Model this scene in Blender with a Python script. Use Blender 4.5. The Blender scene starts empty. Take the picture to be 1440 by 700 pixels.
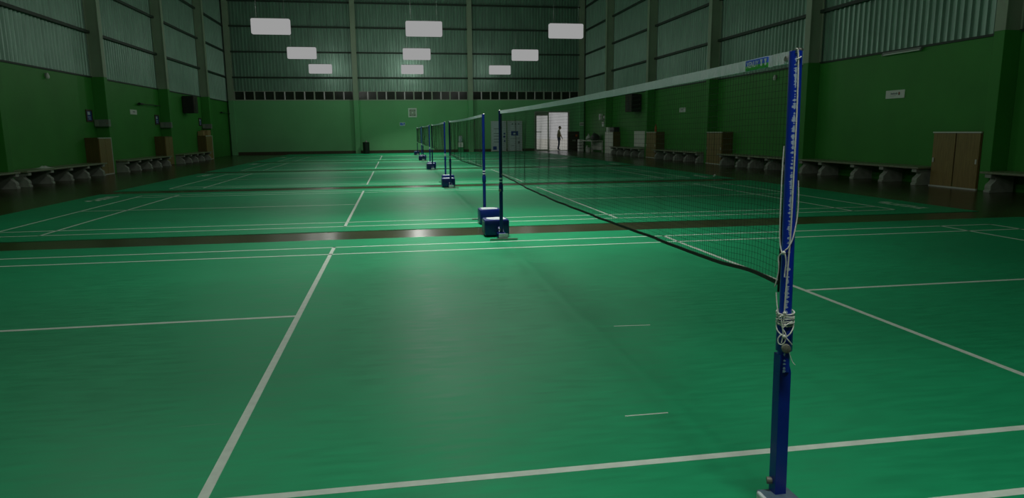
import bpy, bmesh, math, random
from mathutils import Vector, Matrix
random.seed(7)
sc = bpy.context.scene
COL = sc.collection
PI = math.pi

# ------------------------------------------------------------------ camera
cam_d = bpy.data.cameras.new('camera')
cam = bpy.data.objects.new('camera', cam_d); COL.objects.link(cam)
cam_d.sensor_width = 36.0
cam_d.lens = 963.04 / 1440 * 36.0
cam_d.clip_start = 0.05; cam_d.clip_end = 300
pitch, yaw, roll = 0.1705, 0.1662, -0.0088
fw = Vector((math.sin(yaw)*math.cos(pitch), math.cos(yaw)*math.cos(pitch), -math.sin(pitch)))
rt = Vector((math.cos(yaw), -math.sin(yaw), 0)); up = rt.cross(fw)
r2 = math.cos(roll)*rt + math.sin(roll)*up; u2 = -math.sin(roll)*rt + math.cos(roll)*up
m = Matrix((r2, u2, -fw)).transposed().to_4x4(); m.translation = Vector((-1.2648, -1.9634, 1.3056))
cam.matrix_world = m
sc.camera = cam

# ------------------------------------------------------------------ world, exposure
w = bpy.data.worlds.new('sky'); sc.world = w; w.use_nodes = True
bg = w.node_tree.nodes['Background']
bg.inputs['Color'].default_value = (1.0, 1.0, 1.0, 1); bg.inputs['Strength'].default_value = 0.34
sc.view_settings.view_transform = 'Standard'; sc.view_settings.look = 'None'
sc.view_settings.gamma = 1.0; sc.view_settings.use_curve_mapping = False
sc.view_settings.exposure = 0.0
sc.cycles.use_denoising = True
sc.cycles.max_bounces = 8
LAMP_W = {0: 6, 1: 155, 2: 3}            # light thrown down by each lamp
LAMP_GLOW = {0: 30, 1: 54, 2: 17}          # light spread all round by its diffuser           # watts: left, middle, right row of hanging lamps
LAMP_ROWS = [-0.86, 7.01, 14.88, 22.75, 30.62, 38.49]
LAMP_X = [-5.19, -0.13, 4.90]
LAMP_GAIN = {-0.86: 0.38, 7.01: 0.95, 14.88: 1.0, 22.75: 1.0, 30.62: 1.0, 38.49: 1.0}

# ------------------------------------------------------------------ helpers
class MB:
    def __init__(s): s.v = []; s.f = []; s.mi = []; s.cur = 0
    def add(s, vs, fs, M=None):
        n = len(s.v)
        for p in vs:
            p = Vector(p)
            s.v.append(tuple(M @ p) if M is not None else tuple(p))
        for f in fs: s.f.append([n+i for i in f]); s.mi.append(s.cur)
        return s
    def box(s, x0, x1, y0, y1, z0, z1, M=None):
        vs = [(x0,y0,z0),(x1,y0,z0),(x1,y1,z0),(x0,y1,z0),(x0,y0,z1),(x1,y0,z1),(x1,y1,z1),(x0,y1,z1)]
        return s.add(vs, [(0,3,2,1),(4,5,6,7),(0,1,5,4),(1,2,6,5),(2,3,7,6),(3,0,4,7)], M)
    def cyl(s, p, q, r, r2=None, n=16, caps=True):
        p = Vector(p); q = Vector(q); r2 = r if r2 is None else r2
        d = (q-p).normalized(); a = d.orthogonal().normalized(); b = d.cross(a)
        vs = []
        for c, rr in ((p, r), (q, r2)):
            for i in range(n):
                t = 2*PI*i/n; vs.append(c + rr*(math.cos(t)*a + math.sin(t)*b))
        fs = [(i, (i+1) % n, n+(i+1) % n, n+i) for i in range(n)]
        if caps: fs += [tuple(range(n-1, -1, -1)), tuple(range(n, 2*n))]
        return s.add(vs, fs)
    def tube(s, pts, r, n=8):
        pts = [Vector(p) for p in pts]
        rings = []; prev = None
        for i, p in enumerate(pts):
            d = (pts[min(i+1, len(pts)-1)] - pts[max(i-1, 0)])
            if d.length < 1e-9: d = Vector((0,0,1))
            d.normalize()
            a = prev - d*prev.dot(d) if prev is not None else d.orthogonal()
            if a.length < 1e-6: a = d.orthogonal()
            a.normalize(); prev = a; b = d.cross(a)
            rings.append([p + r*(math.cos(2*PI*k/n)*a + math.sin(2*PI*k/n)*b) for k in range(n)])
        vs = [v for ring in rings for v in ring]
        fs = []
        for i in range(len(pts)-1):
            for k in range(n): fs.append((i*n+k, i*n+(k+1) % n, (i+1)*n+(k+1) % n, (i+1)*n+k))
        fs += [tuple(range(n-1, -1, -1)), tuple(range((len(pts)-1)*n, len(pts)*n))]
        return s.add(vs, fs)
    def prism(s, poly, axis, a, b):
        # poly: 2D points; axis 'x': (y,z), 'y': (x,z), 'z': (x,y)
        def P(p, t): return {'x': (t, p[0], p[1]), 'y': (p[0], t, p[1]), 'z': (p[0], p[1], t)}[axis]
        n = len(poly)
        vs = [P(p, a) for p in poly] + [P(p, b) for p in poly]
        fs = [(i, (i+1) % n, n+(i+1) % n, n+i) for i in range(n)] + [tuple(range(n-1, -1, -1)), tuple(range(n, 2*n))]
        return s.add(vs, fs)
    def lathe(s, prof, c=(0,0,0), n=20):
        vs = []; c = Vector(c)
        for r, z in prof:
            for i in range(n):
                t = 2*PI*i/n; vs.append(c + Vector((r*math.cos(t), r*math.sin(t), z)))
        fs = []
        for j in range(len(prof)-1):
            for i in range(n): fs.append((j*n+i, j*n+(i+1) % n, (j+1)*n+(i+1) % n, (j+1)*n+i))
        fs += [tuple(range(n-1, -1, -1)), tuple(range((len(prof)-1)*n, len(prof)*n))]
        return s.add(vs, fs)
    def build(s, name, mats, parent=None, bevel=0, smooth=False, loc=None, fix=True):
        me = bpy.data.meshes.new(name)
        me.from_pydata([tuple(v) for v in s.v], [], s.f)
        if not isinstance(mats, (list, tuple)): mats = [mats]
        for mm in mats: me.materials.append(mm)
        for p, i in zip(me.polygons, s.mi): p.material_index = i
        if fix or bevel:
            bm = bmesh.new(); bm.from_mesh(me)
            bmesh.ops.recalc_face_normals(bm, faces=bm.faces)
            if bevel:
                es = [e for e in bm.edges if len(e.link_faces) == 2 and e.calc_face_angle(0) > 0.6]
                bmesh.ops.bevel(bm, geom=es, offset=bevel, segments=2, affect='EDGES', profile=0.5)
            bm.to_mesh(me); bm.free()
        if smooth:
            for p in me.polygons: p.use_smooth = True
            me.set_sharp_from_angle(angle=math.radians(40))
        o = bpy.data.objects.new(name, me); COL.objects.link(o)
        if parent: o.parent = parent
        if loc: o.location = loc
        return o

def empty(name, loc=(0,0,0), rz=0):
    o = bpy.data.objects.new(name, None); COL.objects.link(o); o.empty_display_size = 0.1
    o.location = loc; o.rotation_euler = (0, 0, rz); return o
def tag(o, label=None, cat=None, group=None, kind=None):
    if label: o['label'] = label
    if cat: o['category'] = cat
    if group: o['group'] = group
    if kind: o['kind'] = kind
    return o
def thing(name, label, cat, loc=(0,0,0), rz=0, group=None): return tag(empty(name, loc, rz), label, cat, group)
def copy_tree(o, parent=None):
    c = o.copy(); COL.objects.link(c)
    if parent: c.parent = parent
    for ch in o.children: copy_tree(ch, c)
    return c

def mat(name, col, rough=0.6, metal=0.0, spec=0.5, noise=None, bump=None, coat=0.0, stretch=None):
    """noise=(scale, amount): colour variation; bump=(scale, strength)"""
    M = bpy.data.materials.new(name); M.use_nodes = True
    nt = M.node_tree; b = nt.nodes['Principled BSDF']
    b.inputs['Base Color'].default_value = (*col, 1); b.inputs['Roughness'].default_value = rough
    b.inputs['Metallic'].default_value = metal; b.inputs['Specular IOR Level'].default_value = spec
    b.inputs['Coat Weight'].default_value = coat
    if noise or bump:
        tc = nt.nodes.new('ShaderNodeTexCoord'); mp = nt.nodes.new('ShaderNodeMapping')
        nt.links.new(tc.outputs['Object'], mp.inputs['Vector'])
        if stretch: mp.inputs['Scale'].default_value = stretch
    if noise:
        n = nt.nodes.new('ShaderNodeTexNoise'); n.inputs['Scale'].default_value = noise[0]; n.inputs['Detail'].default_value = 6
        nt.links.new(mp.outputs['Vector'], n.inputs['Vector'])
        r = nt.nodes.new('ShaderNodeMapRange'); r.inputs['From Min'].default_value = 0.25; r.inputs['From Max'].default_value = 0.75
        r.inputs['To Min'].default_value = 1-noise[1]; r.inputs['To Max'].default_value = 1+noise[1]
        nt.links.new(n.outputs['Fac'], r.inputs['Value'])
        mx = nt.nodes.new('ShaderNodeVectorMath'); mx.operation = 'SCALE'; mx.inputs[0].default_value = col
        nt.links.new(r.outputs['Result'], mx.inputs['Scale']); nt.links.new(mx.outputs['Vector'], b.inputs['Base Color'])
    if bump:
        n2 = nt.nodes.new('ShaderNodeTexNoise'); n2.inputs['Scale'].default_value = bump[0]; n2.inputs['Detail'].default_value = 4
        nt.links.new(mp.outputs['Vector'], n2.inputs['Vector'])
        bp = nt.nodes.new('ShaderNodeBump'); bp.inputs['Strength'].default_value = bump[1]; bp.inputs['Distance'].default_value = 0.01
        nt.links.new(n2.outputs['Fac'], bp.inputs['Height']); nt.links.new(bp.outputs['Normal'], b.inputs['Normal'])
    return M

def mat_court():
    M = bpy.data.materials.new('court_mat_green'); M.use_nodes = True
    nt = M.node_tree; b = nt.nodes['Principled BSDF']; N = nt.nodes.new; L = nt.links.new
    tc = N('ShaderNodeTexCoord')
    def noise(scale, stretch, detail=5):
        mp = N('ShaderNodeMapping'); mp.inputs['Scale'].default_value = stretch; L(tc.outputs['Object'], mp.inputs['Vector'])
        n = N('ShaderNodeTexNoise'); n.inputs['Scale'].default_value = scale; n.inputs['Detail'].default_value = detail
        L(mp.outputs['Vector'], n.inputs['Vector']); return n
    big = noise(0.5, (1, 1.6, 1)); fine = noise(9, (0.5, 2.5, 1), 8)
    r1 = N('ShaderNodeMapRange'); r1.inputs['From Min'].default_value = .3; r1.inputs['From Max'].default_value = .7
    r1.inputs['To Min'].default_value = .88; r1.inputs['To Max'].default_value = 1.12; L(big.outputs['Fac'], r1.inputs['Value'])
    r2 = N('ShaderNodeMapRange'); r2.inputs['From Min'].default_value = .3; r2.inputs['From Max'].default_value = .7
    r2.inputs['To Min'].default_value = .9; r2.inputs['To Max'].default_value = 1.1; L(fine.outputs['Fac'], r2.inputs['Value'])
    mu = N('ShaderNodeMath'); mu.operation = 'MULTIPLY'; L(r1.outputs['Result'], mu.inputs[0]); L(r2.outputs['Result'], mu.inputs[1])
    sc_ = N('ShaderNodeVectorMath'); sc_.operation = 'SCALE'; sc_.inputs[0].default_value = COURT_GREEN
    L(mu.outputs['Value'], sc_.inputs['Scale'])
    # pale scuffs left by shoes: short thin streaks in several directions
    prev = sc_.outputs['Vector']
    for rot, seed in ((0.5, 3.1), (1.2, 8.7), (-0.6, 14.2)):
        mp = N('ShaderNodeMapping'); mp.inputs['Rotation'].default_value = (0, 0, rot); mp.inputs['Location'].default_value = (seed, seed*2, 0)
        mp.inputs['Scale'].default_value = (0.9, 26, 1); L(tc.outputs['Object'], mp.inputs['Vector'])
        n = N('ShaderNodeTexNoise'); n.inputs['Scale'].default_value = 2.2; n.inputs['Detail'].default_value = 3; L(mp.outputs['Vector'], n.inputs['Vector'])
        g = noise(1.3, (1, 1, 1), 2)
        cr = N('ShaderNodeMapRange'); cr.inputs['From Min'].default_value = .70; cr.inputs['From Max'].default_value = .80; L(n.outputs['Fac'], cr.inputs['Value'])
        cg = N('ShaderNodeMapRange'); cg.inputs['From Min'].default_value = .48; cg.inputs['From Max'].default_value = .62; cg.inputs['To Max'].default_value = .22; L(g.outputs['Fac'], cg.inputs['Value'])
        mm = N('ShaderNodeMath'); mm.operation = 'MULTIPLY'; L(cr.outputs['Result'], mm.inputs[0]); L(cg.outputs['Result'], mm.inputs[1])
        mix = N('ShaderNodeMix'); mix.data_type = 'RGBA'; mix.inputs['B'].default_value = (.45, .62, .5, 1)
        L(mm.outputs['Value'], mix.inputs['Factor']); L(prev, mix.inputs['A']); prev = mix.outputs['Result']
    L(prev, b.inputs['Base Color'])
    rr = N('ShaderNodeMapRange'); rr.inputs['From Min'].default_value = .3; rr.inputs['From Max'].default_value = .7
    rr.inputs['To Min'].default_value = .38; rr.inputs['To Max'].default_value = .5; L(fine.outputs['Fac'], rr.inputs['Value'])
    L(rr.outputs['Result'], b.inputs['Roughness'])
    b.inputs['Specular IOR Level'].default_value = 0.36
    bp = N('ShaderNodeBump'); bp.inputs['Strength'].default_value = .12; bp.inputs['Distance'].default_value = .004
    L(fine.outputs['Fac'], bp.inputs['Height']); L(bp.outputs['Normal'], b.inputs['Normal'])
    return M

def mat_emit(name, col, s):
    M = bpy.data.materials.new(name); M.use_nodes = True; nt = M.node_tree; b = nt.nodes['Principled BSDF']
    b.inputs['Base Color'].default_value = (.8, .8, .8, 1)
    b.inputs['Base Color'].default_value = (.02, .02, .02, 1); b.inputs['Specular IOR Level'].default_value = 0
    b.inputs['Emission Color'].default_value = (*col, 1); b.inputs['Emission Strength'].default_value = s
    return M

def mat_glass(name):
    M = bpy.data.materials.new(name); M.use_nodes = True; nt = M.node_tree
    for n in list(nt.nodes): nt.nodes.remove(n)
    o = nt.nodes.new('ShaderNodeOutputMaterial'); mx = nt.nodes.new('ShaderNodeMixShader')
    t = nt.nodes.new('ShaderNodeBsdfTransparent'); t.inputs['Color'].default_value = (.97, .98, .96, 1)
    g = nt.nodes.new('ShaderNodeBsdfGlossy'); g.inputs['Roughness'].default_value = .05
    f = nt.nodes.new('ShaderNodeFresnel'); f.inputs['IOR'].default_value = 1.3
    nt.links.new(f.outputs[0], mx.inputs[0]); nt.links.new(t.outputs[0], mx.inputs[1]); nt.links.new(g.outputs[0], mx.inputs[2])
    nt.links.new(mx.outputs[0], o.inputs['Surface']); return M

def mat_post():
    """blue enamel with one pale streak, a painted glint with chipped wear, running up the tube on its camera-side face"""
    M = bpy.data.materials.new('blue_enamel_glint_worn'); M.use_nodes = True
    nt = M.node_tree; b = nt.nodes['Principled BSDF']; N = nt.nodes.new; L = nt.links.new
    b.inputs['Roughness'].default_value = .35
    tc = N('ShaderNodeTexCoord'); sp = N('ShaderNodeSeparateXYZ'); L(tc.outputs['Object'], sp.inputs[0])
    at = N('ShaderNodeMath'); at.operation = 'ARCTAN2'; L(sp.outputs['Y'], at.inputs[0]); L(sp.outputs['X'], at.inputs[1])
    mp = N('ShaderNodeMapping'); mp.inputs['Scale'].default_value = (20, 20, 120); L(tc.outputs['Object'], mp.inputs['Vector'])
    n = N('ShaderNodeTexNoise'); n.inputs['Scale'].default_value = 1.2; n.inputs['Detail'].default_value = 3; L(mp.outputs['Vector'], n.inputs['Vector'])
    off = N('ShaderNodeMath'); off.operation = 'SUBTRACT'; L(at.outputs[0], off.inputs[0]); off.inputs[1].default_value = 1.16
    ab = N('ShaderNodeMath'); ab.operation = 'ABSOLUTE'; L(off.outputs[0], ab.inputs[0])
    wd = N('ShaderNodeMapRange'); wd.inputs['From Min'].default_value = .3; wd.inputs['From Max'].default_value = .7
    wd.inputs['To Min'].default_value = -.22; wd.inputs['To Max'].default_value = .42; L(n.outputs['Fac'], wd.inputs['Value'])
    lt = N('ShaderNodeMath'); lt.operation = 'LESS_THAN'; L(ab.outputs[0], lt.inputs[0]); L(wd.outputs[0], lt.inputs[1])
    mix = N('ShaderNodeMix'); mix.data_type = 'RGBA'; mix.inputs['A'].default_value = (*BLUE, 1); mix.inputs['B'].default_value = (.42, .55, .72, 1)  # pale streak colour: glint painted in along the chipped enamel
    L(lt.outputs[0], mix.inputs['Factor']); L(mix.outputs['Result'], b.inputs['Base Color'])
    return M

COURT_GREEN = (.009, .365, .145)
BLUE = (.004, .035, .45)
K = {}
K['court'] = mat_court()
K['line'] = mat('line_paint', (.68, .80, .68), .5, noise=(14, .10))
K['floor'] = mat('brown_polished_concrete', (.055, .062, .026), .23, spec=.35, noise=(1.2, .25), bump=(3, .05))
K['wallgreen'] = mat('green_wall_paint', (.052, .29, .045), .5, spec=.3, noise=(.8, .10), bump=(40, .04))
K['backgreen_lit'] = mat('green_wall_paint_lit', (.185, .52, .230), .5, spec=.4, noise=(.6, .08))  # wall green made lighter, brightness of the back wall put into its colour
K['sheet'] = mat('galvanised_sheet', (.26, .42, .33), .40, metal=.55, noise=(2.0, .18), stretch=(3, 3, .5))
K['steel'] = mat('grey_painted_steel', (.33, .41, .29), .5, noise=(2, .1))
K['purlin'] = mat('dark_purlin_steel', (.03, .05, .035), .6)  # purlin grey darkened, their shadow is put into the colour
K['roof'] = mat('roof_sheet', (.20, .25, .22), .6)
K['trim'] = mat('dark_brown_skirting', (.055, .050, .022), .5, noise=(3, .2))
K['concrete'] = mat('pale_precast_concrete', (.36, .41, .34), .6, noise=(8, .2), bump=(30, .15))
K['slab'] = mat('grey_stone_slab', (.24, .27, .17), .35, noise=(20, .25))
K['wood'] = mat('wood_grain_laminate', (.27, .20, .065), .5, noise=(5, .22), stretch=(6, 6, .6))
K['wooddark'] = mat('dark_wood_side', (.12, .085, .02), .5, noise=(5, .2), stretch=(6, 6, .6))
K['alu'] = mat('aluminium_trim', (.66, .70, .62), .4, metal=.15)
K['whitelam'] = mat('off_white_laminate', (.80, .84, .74), .35, noise=(4, .06))
K['blue'] = mat('blue_enamel', (.002, .016, .15), .35, noise=(15, .15))
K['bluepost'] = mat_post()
K['bluetube'] = mat('blue_enamel_lower_tube', (.003, .026, .30), .35, noise=(15, .1))
K['bluegrey'] = mat('blue_grey_steel_plate', (.09, .15, .19), .45, noise=(30, .3))
K['whitesteel'] = mat('chipped_white_steel', (.60, .68, .68), .45, noise=(30, .2))
K['chrome'] = mat('dull_metal', (.35, .36, .32), .35, metal=.9)
K['knob'] = mat('ribbed_grey_plastic', (.16, .17, .13), .5, noise=(200, .4))
K['tape'] = mat('white_net_tape', (.84, .90, .94), .7, noise=(60, .08), bump=(26, 1.0), stretch=(1, 5, .7))
K['netting'] = mat('dark_net_cord', (.022, .026, .018), .8)
K['cordblack'] = mat('black_edge_binding', (.02, .022, .016), .7)
K['rope'] = mat('white_cord', (.72, .76, .68), .75, noise=(300, .2), bump=(400, .4))
K['black'] = mat('black_plastic', (.012, .013, .012), .45)
K['speaker'] = mat('dark_brown_cabinet', (.035, .022, .014), .5)
K['lamp'] = mat_emit('lit_diffuser', (1, 1, 1), .33)
K['lampbody'] = mat('grey_lamp_housing', (.10, .12, .10), .6)
K['pane'] = mat('dark_window_glass', (.02, .028, .018), .15, noise=(2, .3))
K['mullion'] = mat('pale_window_frame', (.40, .45, .36), .5)
K['glass'] = mat_glass('clear_door_glass')
K['yard'] = mat('pale_concrete_yard', (.92, .90, .82), .8, noise=(1, .03))
K['board'] = mat('pale_blue_white_panel', (.58, .68, .72), .5, noise=(12, .10))
K['ink'] = mat('grey_print', (.16, .22, .22), .6)
K['blueprint'] = mat('blue_print', (.01, .06, .28), .5)
K['labelblue'] = mat('label_blue', (.03, .14, .75), .5)
K['labelgreen'] = mat('label_green', (.02, .42, .03), .5)
K['labelwhite'] = mat('label_white', (.72, .80, .84), .6)
K['white'] = mat('matt_white', (.78, .82, .76), .5)
K['greybox'] = mat('grey_sheet_metal_box', (.22, .25, .22), .45, noise=(6, .15))
K['card'] = mat('cardboard', (.36, .27, .11), .8, noise=(6, .15))
K['darkframe'] = mat('dark_picture_frame', (.06, .035, .02), .5)
K['orange'] = mat('orange_plastic', (.55, .12, .02), .4)
K['red'] = mat('red_plastic', (.40, .03, .02), .4)
K['skin'] = mat('skin', (.30, .17, .10), .6)
K['shirt'] = mat('olive_shirt', (.16, .15, .08), .8)
K['trousers'] = mat('navy_trousers', (.015, .025, .06), .8)
K['hair'] = mat('dark_hair', (.012, .01, .008), .6)
K['leafgreen'] = mat('green_plastic', (.03, .30, .10), .5)

# ------------------------------------------------------------------ hall shell
FZ = -0.006
XW, XC = 11.15, 10.75
YB, YR = 42.7, -9.5
ZG, ZT = 3.2, 11.0
COLY = [-9.25, -2.8, 3.8, 10.32, 16.97, 23.45, 30.05, 36.68]   # camera-facing edge of each wall column
PUR = [4.64, 6.14, 7.62, 9.08]
LEV = [ZG] + PUR + [10.56]

def struct(o): return tag(o, kind='structure')
fl = MB(); fl.box(-XW-.2, XW+.2, YR-.2, YB+.2, FZ-.2, FZ); struct(fl.build('floor', K['floor']))
ce = MB()
ce.add([(-XW-.3, YR-.3, ZT), (0, YR-.3, ZT+2.2), (XW+.3, YR-.3, ZT), (-XW-.3, YB+.3, ZT), (0, YB+.3, ZT+2.2), (XW+.3, YB+.3, ZT),
        (-XW-.3, YR-.3, ZT+.15), (0, YR-.3, ZT+2.35), (XW+.3, YR-.3, ZT+.15), (-XW-.3, YB+.3, ZT+.15), (0, YB+.3, ZT+2.35), (XW+.3, YB+.3, ZT+.15)],
       [(0,1,4,3),(1,2,5,4),(6,9,10,7),(7,10,11,8),(0,6,7,1),(1,7,8,2),(3,4,10,9),(4,5,11,10),(0,3,9,6),(2,8,11,5)])
struct(ce.build('ceiling', K['roof']))

def corrugated(a0, a1, z0, z1, at, pitch=.21, dep=.055):
    """ribbed sheet: 'at(a, d)' gives the plan point a along the wall, d out of it"""
    b = MB(); n = max(1, round((a1-a0)/pitch)); p = (a1-a0)/n; prof = []
    for i in range(n):
        s = a0+i*p
        prof += [(s, 0), (s+.52*p, 0), (s+.64*p, dep), (s+.88*p, dep)]
    prof.append((a1, 0))
    vs = [(*at(a, d), z0) for a, d in prof] + [(*at(a, d), z1) for a, d in prof]
    k = len(prof)
    b.add(vs, [(i, i+1, k+i+1, k+i) for i in range(k-1)]); return b

for side, nm in ((-1, 'wall_left'), (1, 'wall_right')):
    b = MB(); b.box(*sorted((side*XW, side*(XW+.2))), YR, YB, FZ, ZG)
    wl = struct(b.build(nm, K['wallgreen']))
    b = MB(); b.box(*sorted((side*(XW+.1), side*(XW+.2))), YR-.2, YB+.2, ZG, ZT+.1); b.build('outer_sheeting', K['roof'], wl)
    b = MB(); b.box(*sorted((side*(XW-.03), side*(XW+.1))), YR, YB, ZG-.03, ZG+.02); b.build('sill_flashing', K['purlin'], wl)
    ends = COLY[2:] + [YB]
    for i in range(len(ends)-1):
        y0, y1 = ends[i]+.15, ends[i+1]+.15 if i < len(ends)-2 else YB
        for j in range(len(LEV)-1):
            corrugated(y0, y1, LEV[j], LEV[j+1], lambda a, d, s=side: (s*(XW+.06-d), a)).build('cladding_panel', K['sheet'], wl, fix=False)
        for z in PUR:
            b = MB(); x0, x1 = sorted((side*(XW-.10), side*(XW+.02)))
            b.box(x0, x1, y0, y1, z-.045, z+.045); b.build('purlin', K['purlin'], wl)
    for y in COLY:
        b = MB(); x0, x1 = sorted((side*XC, side*XW)); b.box(x0, x1, y, y+.26, FZ, ZG)
        c = struct(b.build('column', K['wallgreen'], bevel=.01))
        b = MB()
        b.box(*sorted((side*XC, side*(XC+.03))), y, y+.26, ZG, ZT+.1)
        b.box(*sorted((side*(XC+.38), side*(XC+.41))), y, y+.26, ZG, ZT+.1)
        b.box(*sorted((side*(XC+.03), side*(XC+.38))), y+.04, y+.06, ZG, ZT+.1)
        b.build('steel_column_shaft', K['steel'], c)

# back wall with a door opening, a strip of windows and ribbed sheet above
DX0, DX1, DZ = 7.86, 10.08, 2.48
WZ0, WZ1 = 3.27, 3.83
b = MB()
b.box(-XW-.2, DX0, YB, YB+.2, FZ, WZ0); b.box(DX1, XW+.2, YB, YB+.2, FZ, WZ0); b.box(DX0, DX1, YB, YB+.2, DZ, WZ0)
for q0, q1 in ((-XW-.2, -10.74), (-3.70, -3.38), (3.44, 3.76), (10.74, XW+.2)): b.box(q0, q1, YB, YB+.2, WZ0, WZ1+.1)
wb = struct(b.build('wall_back', K['backgreen_lit']))
b = MB(); b.box(-XW-.2, XW+.2, YB+.12, YB+.2, WZ1, ZT+2.4); b.build('outer_sheeting', K['roof'], wb)
BCX = [-10.9, -3.54, 3.60, 10.9]
for i in range(3):
    x0, x1 = BCX[i]+.12, BCX[i+1]-.12
    lv = [WZ1] + PUR + [10.56, 12.2]
    for j in range(len(lv)-1):
        corrugated(x0, x1, lv[j], lv[j+1], lambda a, d: (a, YB+.08-d), pitch=.19).build('cladding_panel', K['sheet'], wb, fix=False)
    for z in PUR + [10.56]:
        b = MB(); b.box(x0, x1, YB-.08, YB+.04, z-.045, z+.045); b.build('purlin', K['purlin'], wb)
for x in BCX:
    b = MB(); b.box(x-.15, x+.15, YB-.30, YB, FZ, WZ0); c = struct(b.build('column', K['backgreen_lit'], bevel=.01))
    b = MB(); b.box(x-.15, x+.15, YB-.30, YB-.27, WZ0, 12.4); b.box(x-.02, x+.02, YB-.27, YB-.02, WZ0, 12.4); b.box(x-.15, x+.15, YB-.02, YB+.01, WZ0, 12.4)
    b.build('steel_column_shaft', K['steel'], c)
nwin = 0
for i in range(3):
    x0, x1 = BCX[i]+.15, BCX[i+1]-.15
    n = 6; p = (x1-x0)/n
    nwin += 1
    b = MB(); b.box(x0, x1, YB-.02, YB+.1, WZ0, WZ0+.05); b.box(x0, x1, YB-.02, YB+.1, WZ1-.03, WZ1)
    wn = struct(b.build('window_%d' % nwin, K['mullion']))
    for k in range(n+1):
        q = x0+k*p; b = MB(); b.box(max(x0, q-.04), min(x1, q+.04), YB-.03, YB+.1, WZ0+.05, WZ1-.03); b.build('mullion', K['mullion'], wn)
    for k in range(2*n):
        q = x0+k*p/2
        b = MB(); b.box(q+.03, q+p/2-.03, YB+.03, YB+.05, WZ0+.05, WZ1-.03); b.build('pane', K['pane'], wn)
        if k % 2: b = MB(); b.box(q-.02, q+.02, YB+.0, YB+.06, WZ0+.05, WZ1-.03); b.build('glazing_bar', K['steel'], wn)
b = MB(); b.box(-XW-.2, XW+.2, YR-.2, YR, FZ, ZT+2.4); struct(b.build('wall_rear', K['wallgreen']))
b = MB(); b.box(-10.75, DX0-.08, YB-.03, YB, FZ, .17); struct(b.build('baseboard_back', K['trim']))

# ------------------------------------------------------------------ daylight doorway and the yard beyond
b = MB()
b.box(DX0-.08, DX0, YB-.03, YB+.22, FZ, DZ+.08); b.box(DX1, DX1+.08, YB-.03, YB+.22, FZ, DZ+.08); b.box(DX0, DX1, YB-.03, YB+.22, DZ, DZ+.08)
dr = struct(b.build('door_1', K['mullion']))
b = MB(); b.box(8.70, 8.77, YB+.05, YB+.15, FZ, DZ); b.build('middle_post', K['steel'], dr)
b = MB(); b.box(DX0, 8.70, YB+.08, YB+.12, FZ, .09); b.box(DX0, 8.70, YB+.08, YB+.12, DZ-.20, DZ); b.box(DX0, DX0+.09, YB+.08, YB+.12, .09, DZ-.2)
b.build('door_leaf_frame', K['mullion'], dr)
b = MB(); b.box(DX0+.09, 8.28, YB+.075, YB+.125, 1.21, 1.245); b.build('push_bar', K['steel'], dr)
b = MB(); b.box(DX0+.09, 8.70, YB+.097, YB+.103, .09, DZ-.2); b.build('glass_pane', K['glass'], dr)
b = MB(); b.box(DX0-.08, DX1+.08, YB-.05, YB+.25, FZ, .02); b.build('threshold', K['alu'], dr)
b = MB(); b.box(-30, 50, YB+.2, 110, -.3, -.02); struct(b.build('outside_ground', K['yard']))

# ------------------------------------------------------------------ court mats with their lines
D = 7.872
MATN = ['nearest green badminton court mat, under the near net',
        'second green court mat, just past the first pair of blue post bases',
        'third green court mat from the camera, middle of the five',
        'fourth green court mat, last but one before the far wall',
        'fifth green court mat, farthest full court before the back wall']
HX, LW = 6.68, .04
def line(b_, x0, x1, y0, y1):
    b = MB(); b.box(x0, x1, y0, y1, 0, .0012); b.build('court_line', K['line'], b_)
mats = []
def letters(parent, flip):
    # worn white maker's marks at the end of a mat: two slanted bars and a row of letter-like strokes
    b = MB()
    def st(u0, u1, v0, v1, sl=.0):
        pts = [(u0, v0), (u1, v0), (u1+sl, v1), (u0+sl, v1)]
        vs = []
        for zz in (0, .0012):
            for u, v in pts:
                x, y = 7.12+.27*v, 1.15-u
                if flip: x, y = -x, 6.06-y
                vs.append((x, y, zz))
        b.add(vs, [(0,1,2,3), (4,5,6,7), (0,1,5,4), (1,2,6,5), (2,3,7,6), (3,0,4,7)])
    st(0, .14, .55, 1, .06); st(.12, .26, .1, .5, .06)
    rnd = random.Random(4)
    u = .34
    for i in range(7):
        st(u, u+.028, 0, .9); st(u+.028, u+.085, (0, .4, .75)[i % 3], (.18, .55, .9)[i % 3])
        if i % 2: st(u+.07, u+.098, 0, .9)
        u += .118
    b.build('printed_lettering', K['line'], parent)
for k in range(5):
    b = MB(); b.box(-7.75, 7.75, -.49, 6.645, FZ+.0002, 0)
    t = b.build('court_mat', K['court'], loc=(0, k*D, 0)); tag(t, MATN[k], 'court mat', 'green badminton court mats')
    h = LW/2
    for x in (-6.68, -5.92, -2.0, 2.0, 5.92, 6.68): line(t, x-h, x+h, -h, 6.06+h)
    for y in (0, .46, 5.6, 6.06): line(t, -HX-h, HX+h, y-h, y+h)
    line(t, -HX-h, -2.0-h, 3.03-h, 3.03+h); line(t, 2.0+h, HX+h, 3.03-h, 3.03+h)
    letters(t, False); letters(t, True)
    mats.append(t)
for x0, x1, y, dy in ((.15, .40, 2.33, -.02), (-.26, -.05, .90, 0)):
    b = MB(); b.add([(x0, y, .0004), (x1, y+dy, .0004), (x1, y+dy+.008, .0014), (x0, y+.008, .0014)], [(0,1,2,3)]); b.build('crease_glint', K['line'], mats[0])  # pale strips painted in as glints along the mat joints
b = MB(); b.box(-7.75, 7.75, 38.86, YB-.12, FZ+.0002, 0)
tag(b.build('floor_mat', K['court']), 'plain green floor mat strip lying along the foot of the back wall', 'floor mat')

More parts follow.
